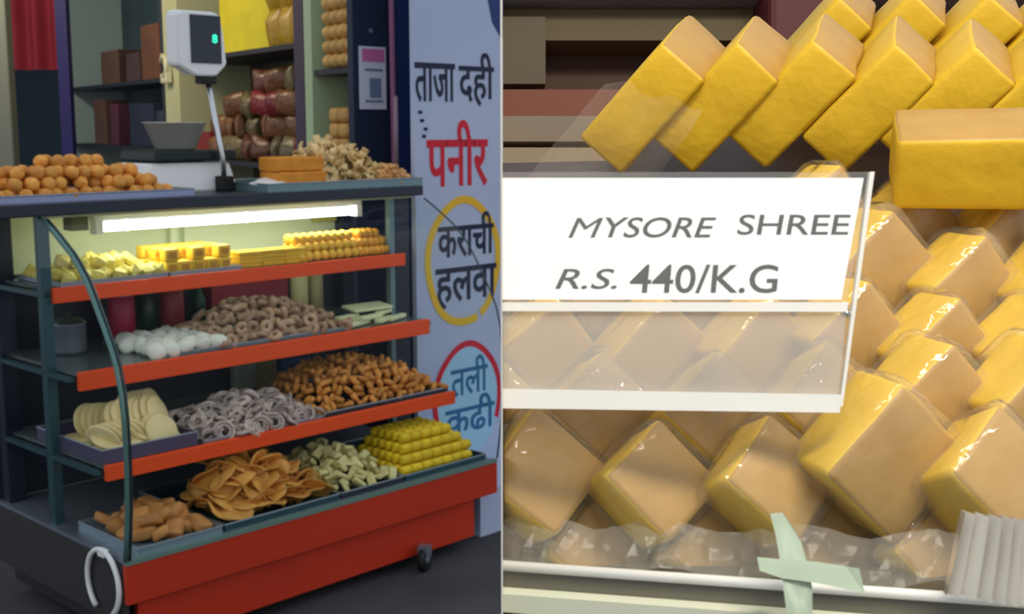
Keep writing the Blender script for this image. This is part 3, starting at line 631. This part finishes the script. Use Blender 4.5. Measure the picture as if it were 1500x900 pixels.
for i, A in enumerate(((.1514, .57, .1444), (.1829, .56, .1437), (.2145, .55, .1406), (.243, .54, .1368))):
    A = Vector(A); c = A + v1 * .011 + v2 * .027 + e_ * .03; x_ = v1 if v1.cross(e_).dot(-v2) > 0 else -v1
    slab('sweet_slab', frame(x_, e_, -v2, c), .022, .06, .054, '%s golden slab from the left in the row behind the leaning top row' % ORD[i], 'slabs behind the top row', 20 + i)
# block lying at the right edge
gx = Vector((.97, -.24, -.03)).normalized(); gy = Vector((.27, .83, .47)); gy = (gy - gx * gy.dot(gx)).normalized(); gz = gx.cross(gy)
c = Vector((.1345, .43, .0585)) + gx * .03 + gy * .017 - gz * .0135
slab('sweet_slab', frame(gx, gy, gz, c), .06, .034, .027, 'golden block lying level below the right end of the leaning row', None, 31)
# wrapped diamonds below: (r, f, u), facing normal, spin, side a, side b, thickness
def diamond(p, nrm, spin, a, b, t, label, group, seed):
    p = Vector(p); p = p * (1 / (1 + .2 * p.x / p.y)); nz = Vector(nrm).normalized()
    x0 = Vector((0, 0, 1)).cross(nz).normalized(); y0 = nz.cross(x0); s = radians(spin)
    x_ = x0 * cos(s) + y0 * sin(s); y_ = nz.cross(x_)
    slab('wrapped_sweet', frame(x_, y_, nz, p - nz * t / 2), a, b, t, label, group, seed, True)
UP = (.28, -.9, .3); DN = (.3, -.94, -.12)
A_ = ((.0107, .385, -.0513), (.0481, .385, -.0539), (.0856, .385, -.0535), (.1215, .385, -.0495), (.1567, .385, -.0524))
for i, p in enumerate(A_):
    diamond(p, (DN if i == 3 else UP), 45 + (3, -5, 2, 4, -4)[i], (.03, .027, .028, .036, .03)[i], (.03, .028, .03, .034, .03)[i], .024, '%s film wrapped diamond sweet from the left in the front row' % ORD[i], 'wrapped diamonds in the front row', 40 + i)
for i, p in enumerate(((-.006, .396, -.076), (.0305, .396, -.0775), (.0685, .396, -.0775), (.1055, .398, -.0775), (.142, .396, -.0775))):
    diamond(p, UP, 45 + (i * 23 % 7 - 3), .028, .028, .016, '%s film wrapped sweet from the left, half hidden low between the front diamonds' % ORD[i], 'wrapped sweets low behind the rail', 100 + i)
for i, p in enumerate(((-.004, .41, -.035), (.0319, .41, -.0342), (.0706, .41, -.0353), (.1089, .41, -.0319), (.1469, .412, -.0342), (.1822, .41, -.0342))):
    diamond(p, UP if i < 4 else DN, 45 + (i * 37 % 9 - 4), .03, .03, .024, '%s film wrapped diamond sweet from the left in the second row up' % ORD[i], 'wrapped diamonds in the second row', 60 + i)
for i, p in enumerate(((.0146, .437, -.017), (.0546, .437, -.017), (.0923, .437, -.017), (.1255, .437, -.0125), (.1565, .436, -.0185), (.1921, .437, -.0194))):
    diamond(p, DN, 45 + (i * 53 % 11 - 5), .03, .029, .024, '%s film wrapped diamond sweet from the left in the third row up' % ORD[i], 'wrapped diamonds in the third row', 70 + i)
for i, p in enumerate(((.0, .46, .006), (.0332, .46, .0077), (.0741, .46, .0077), (.1094, .46, .006), (.142, .46, .0145), (.1754, .46, .005), (.2119, .46, .004))):
    diamond(p, DN, 45 + (i * 29 % 11 - 5), .03, .03, .024, '%s film wrapped diamond sweet from the left in the fourth row up' % ORD[i], 'wrapped diamonds in the fourth row', 80 + i)
for i, p in enumerate(((.128, .488, .0345), (.1633, .486, .028), (.2, .484, .0227))):
    diamond(p, DN, 45 + (i * 31 % 9 - 4), .03, .03, .024, '%s film wrapped diamond sweet from the left right under the leaning row' % ORD[i], 'wrapped diamonds under the leaning row', 90 + i)

# counter, stepped bank, rail
ct = empty('sweet_counter', Matrix.Translation((.15, .6, 0)), 'near sweet counter with a steel front rail and a sloped steel bank', 'counter')
CI = ct.matrix_world.inverted()
def cpart(name, bm, m, smooth=False):
    bm.transform(CI); bmesh.ops.recalc_face_normals(bm, faces=bm.faces[:]); return obj(name, bm, m, ct, smooth)
def foot(f0, f1, slope=.2, xr=.5): return [(EDGE * f0, f0), (xr, f0 - slope * xr), (xr + .1, f1), (EDGE * f1, f1)]
ZR = 1.5293
cpart('counter_body', prism(newbm(), foot(.385, .75), 0, ZR - .035), mat('dark_counter', (50, 46, 44), .6))
cpart('tray_floor', prism(newbm(), foot(.37, .75), ZR - .033, ZR - .014), mat('tray_floor_steel', (120, 110, 98), .4, .4))
cpart('front_ledge', prism(newbm(), foot(.349, .38), ZR - .0135, ZR - .0078), mat('pale_ledge', (206, 208, 186), .45))
cpart('rail_face', prism(newbm(), foot(.3545, .358), ZR - .0077, ZR - .0025), mat('grey_rail', (110, 106, 96), .35, .5))
cpart('rail_cap', tube(newbm(), [(EDGE * .355, .355, ZR - .0012), (.5, .355 - .1, ZR - .0012)], .0016, 12), mat('highlight_rail_cap', (244, 242, 236), .25), True)  # near-white colour paints the highlight along the steel rail's top edge
sec = [(.40, -.092), (.438, -.055), (.455, -.04), (.468, -.02), (.488, .0), (.512, .03), (.545, .045), (.64, .075), (.64, -.13), (.42, -.13)]
def bank_pt(r, f, u): return V(r, f - .2 * max(0, r), u)
cpart('sloped_bank', extrude_poly(newbm(), [bank_pt(EDGE * f, f, u) for f, u in sec], [bank_pt(.42, f, u) for f, u in sec]), mat('plum_brown_steel', (74, 56, 54), .45, .3))
cpart('rear_riser', extrude_poly(newbm(), [bank_pt(.052, f, u) for f, u in ((.56, .035), (.66, .11), (.67, .11), (.67, .035))], [bank_pt(.42, f, u) for f, u in ((.56, .035), (.66, .11), (.67, .11), (.67, .035))]), mat('plum_brown_steel', (74, 56, 54), .45, .3))
end = obj('divider_panel', extrude_poly(newbm(), [(EDGE * y + .0002, y, z_) for y, z_ in ((.34, 0), (1.35, 0), (1.35, 2.2), (.34, 2.2))], [(EDGE * y - .0003, y, z_) for y, z_ in ((.34, 0), (1.35, 0), (1.35, 2.2), (.34, 2.2))]), mat('pale_divider_panel', (206, 202, 196), .5))  # added divider: draws the seam line and keeps counter light off the cart
end.data.transform(CI); end.parent = ct

# price card in its acrylic holder
ps = empty('price_card_holder', EYEM @ Matrix.Translation((.05, .36, -.03)), 'clear acrylic holder with a white price card leaning on the wrapped sweets', 'price card')
SI = Matrix.Translation((-.05, -.36, .03))
def ppart(name, bm, m, smooth=False): bm.transform(SI); return obj(name, bm, m, ps, smooth)
TL = .045                                                       # forward lean of the holder
def hp(r, f, u): return (r, f - u * TL, u)
def sheet(q, f0, f1):
    bm = newbm(); return extrude_poly(bm, [hp(r, f0, u) for r, u in q], [hp(r, f1, u) for r, u in q])
ppart('acrylic_sheet', sheet([(-.003, .0015), (.0978, .0015), (.1042, .0392), (-.003, .0392)], .3585, .3592), clear('clear_acrylic', haze=.05, hazecol=(1, 1, .98)))
ppart('card', sheet([(-.003, .0022), (.0963, .0022), (.1024, .0376), (-.003, .0376)], .3594, .3599), mat('white_card', (255, 255, 255), .7))
ppart('lower_sheet', sheet([(-.003, -.028), (.0958, -.029), (.0978, .0012), (-.003, .0012)], .3585, .3597), ACRYL)
ppart('fold_bar', sheet([(-.003, -.0012), (.0975, -.0014), (.0978, .0014), (-.003, .0014)], .3575, .3584), ACRYL2)
ppart('bottom_flange', sheet([(-.003, -.0295), (.0955, -.0308), (.0958, -.0255), (-.003, -.0238)], .3565, .3584), ACRYL2)
ppart('side_rim', sheet([(.0957, -.029), (.0966, -.029), (.105, .0392), (.1037, .0392)], .3575, .3599), ACRYL2)
ppart('prop_rod', tube(newbm(), [hp(.098, .36, -.0018), (.106, .385, -.003)], .0012, 8), STEEL, True)
PRINT = mat('grey_black_print', (66, 64, 66), .7)
def print_(body, r0, r1, u0, u1, shear, th):
    w = word(ps, body, r0, r1, u0, u1, PRINT, 'printed_word', shear, th)
    for v in w.data.vertices: v.co = Vector(hp(v.co.x, .35936, v.co.z)) + Vector((-.05, -.36, .03)) + Vector((0, -v.co.y * .02 if False else 0, 0))
k_ = .36 / 1800
for body, x0, x1, y0, y1, sh_, th in (('M', 832, 883, 349, 320, .32, 0), ('YSORE', 886, 1048, 349, 319, .28, .008), ('SHREE', 1078, 1244, 345, 315, .12, .008), ('R.S.', 813, 903, 424, 394, .3, .006), ('440/K.G', 922, 1139, 430, 388, .08, .01)):
    print_(body, (x0 - 750) * k_, (x1 - 750) * k_, (450 - y0) * k_, (450 - y1) * k_, sh_, th)

# tape on the rail, film scraps
TAPE = mat('pale_green_tape', (198, 214, 196), .45)
tp = empty('adhesive_tape', EYEM @ Matrix.Translation((.078, .345, -.07)), 'pale green tape stuck in a cross over the counter rail', 'tape')
TI = Matrix.Translation((-.078, -.345, .07))
def ribbon(rows, m, name, t=.0004):
    bm = newbm(); extr = []
    g = [[bm.verts.new(p) for p in r] for r in rows]
    for A, B in zip(g, g[1:]):
        for k in range(len(A) - 1): bm.faces.new((A[k], A[k + 1], B[k + 1], B[k]))
    bmesh.ops.solidify(bm, geom=bm.faces[:], thickness=t); bm.transform(TI); return obj(name, bm, m, tp, True)
ribbon([[(.0733, .349, -.0588), (.0765, .348, -.0582), (.0795, .349, -.062)], [(.074, .345, -.064), (.077, .345, -.064), (.0812, .345, -.066)], [(.0745, .341, -.071), (.078, .341, -.071), (.0822, .341, -.072)], [(.075, .3395, -.078), (.079, .3395, -.078), (.083, .3395, -.078)], [(.0755, .3375, -.0845), (.079, .3375, -.086), (.0825, .3375, -.0845)]], TAPE, 'upright_strip')
ribbon([[(.068, .3415, -.0695), (.0745, .341, -.07), (.084, .340, -.0705), (.092, .339, -.0715), (.0955, .338, -.072)], [(.0685, .340, -.073), (.0745, .3395, -.075), (.084, .338, -.076), (.092, .337, -.0775), (.0965, .336, -.0785)]], TAPE, 'level_strip')
FILM2 = clear('crumpled_film', ior=1.2, rough=.2, haze=.16, hazecol=(.6, .58, .52), bump=(45, .35))
R5 = random.Random(3)
bm = newbm(); g = []
for i in range(46):
    r = -.0028 + i * .0031; f = .372 - .2 * max(r, 0)
    g.append([bm.verts.new(V(max(r + R5.uniform(-.0008, .0008), EDGE * f + .0003), f + j * .0035 + R5.uniform(-.0007, .0007), -.079 + j * .0042 + R5.uniform(-.0006, .0006) + .0015 * sin(i * .5))) for j in range(4)])
for A, B in zip(g, g[1:]):
    for k in range(3): bm.faces.new((A[k], A[k + 1], B[k + 1], B[k]))
tag(obj('film_strip', bm, FILM2), 'crumpled strip of clear film lying between the rail and the front row', 'plastic film')
bm = newbm(); g = []
for i in range(17):
    t = i / 16; r = .1165 + t * .024 + R5.uniform(-.0004, .0004); zig = (.0036 if i % 2 else -.0036) * R5.uniform(.6, 1.1)
    g.append([bm.verts.new(V(r * (1 + .03 * j / 4) - .006 * (j / 4) * (t - .5) + .001, .336 - .02 * t + zig + .004 * j / 4, -.0785 + .0055 * j)) for j in range(5)])
for A, B in zip(g, g[1:]):
    for k in range(4): bm.faces.new((A[k], A[k + 1], B[k + 1], B[k]))
tag(obj('pleated_film', bm, mat('pleated_silver_film', (240, 238, 234), .16, .7), None, False), 'gathered pleats of shiny film at the right end of the rail', 'plastic film')
bm = newbm(); g = []
for i in range(9):
    t = i / 8
    g.append([bm.verts.new(V(.006 + .05 * t + .03 * s - .012 * s * t, .49 + R5.uniform(-.003, .003) - .015 * s, .052 + .036 * s * (1 - .2 * t) - .004 * t + R5.uniform(-.002, .002))) for s in (0, .25, .5, .75, 1)])
for A, B in zip(g, g[1:]):
    for k in range(4): bm.faces.new((A[k], A[k + 1], B[k + 1], B[k]))
tag(obj('film_flap', bm, FILM, None, True), 'loose flap of clear film at the left foot of the leaning row', 'plastic film')

# dark timber rack behind the counter
rk = empty('timber_rack', EYEM @ Matrix.Translation((.3, 1.15, -.2)), 'dark timber shelf rack standing behind the sweet counter', 'shelf rack')
RI = Matrix.Translation((-.3, -1.15, .2))
def rpart(name, f0, f1, y0, y1, m, xr=.62):
    u0, u1 = (450 - y1) / 1800 * 1.1, (450 - y0) / 1800 * 1.1
    bm = extrude_poly(newbm(), [(EDGE * f + .001, f, u) for f, u in ((f0, u0), (f1, u0), (f1, u1), (f0, u1))], [(xr, f, u) for f, u in ((f0, u0), (f1, u0), (f1, u1), (f0, u1))]); bm.transform(RI)
    return obj(name, bm, m, rk)
def wood(n, c, c2): return mat(n, c, .6, mott=(4, .6), second=c2)
for name, f0, f1, y0, y1, m in (('back_board', 1.19, 1.2, -120, 900, wood('dark_brown_timber', (96, 60, 40), (70, 42, 30))), ('top_board', 1.08, 1.189, -60, 4, wood('grey_lilac_board', (140, 130, 140), (110, 104, 114))),
        ('olive_board', 1.12, 1.189, 5, 52, wood('olive_timber', (122, 106, 72), (96, 82, 54))), ('red_board', 1.09, 1.189, 134, 176, wood('red_brown_timber', (150, 84, 58), (120, 62, 42))),
        ('taupe_board', 1.06, 1.189, 180, 216, wood('taupe_timber', (160, 140, 118), (130, 112, 94))), ('plum_board', 1.1, 1.189, 217, 228, wood('plum_timber', (110, 70, 66), (90, 56, 52))), ('sand_board', 1.04, 1.189, 229, 300, wood('sand_timber', (176, 154, 124), (150, 130, 104)))):
    rpart(name, f0, f1, y0, y1, m)
bm = bx(.22, .3, 1.05, 1.15, .2, .34, bevel=.006); bm.transform(RI); obj('maroon_crate', bm, mat('maroon_timber', (96, 36, 40), .6), rk)
bm = extrude_poly(newbm(), [(EDGE * f + .001, f, u) for f, u in ((1.1, .2), (1.18, .2), (1.18, .26), (1.1, .26))], [(.03, f, u) for f, u in ((1.1, .2), (1.18, .2), (1.18, .26), (1.1, .26))]); bm.transform(RI); obj('end_block', bm, wood('olive_grey_timber', (112, 98, 74), (90, 78, 58)), rk)
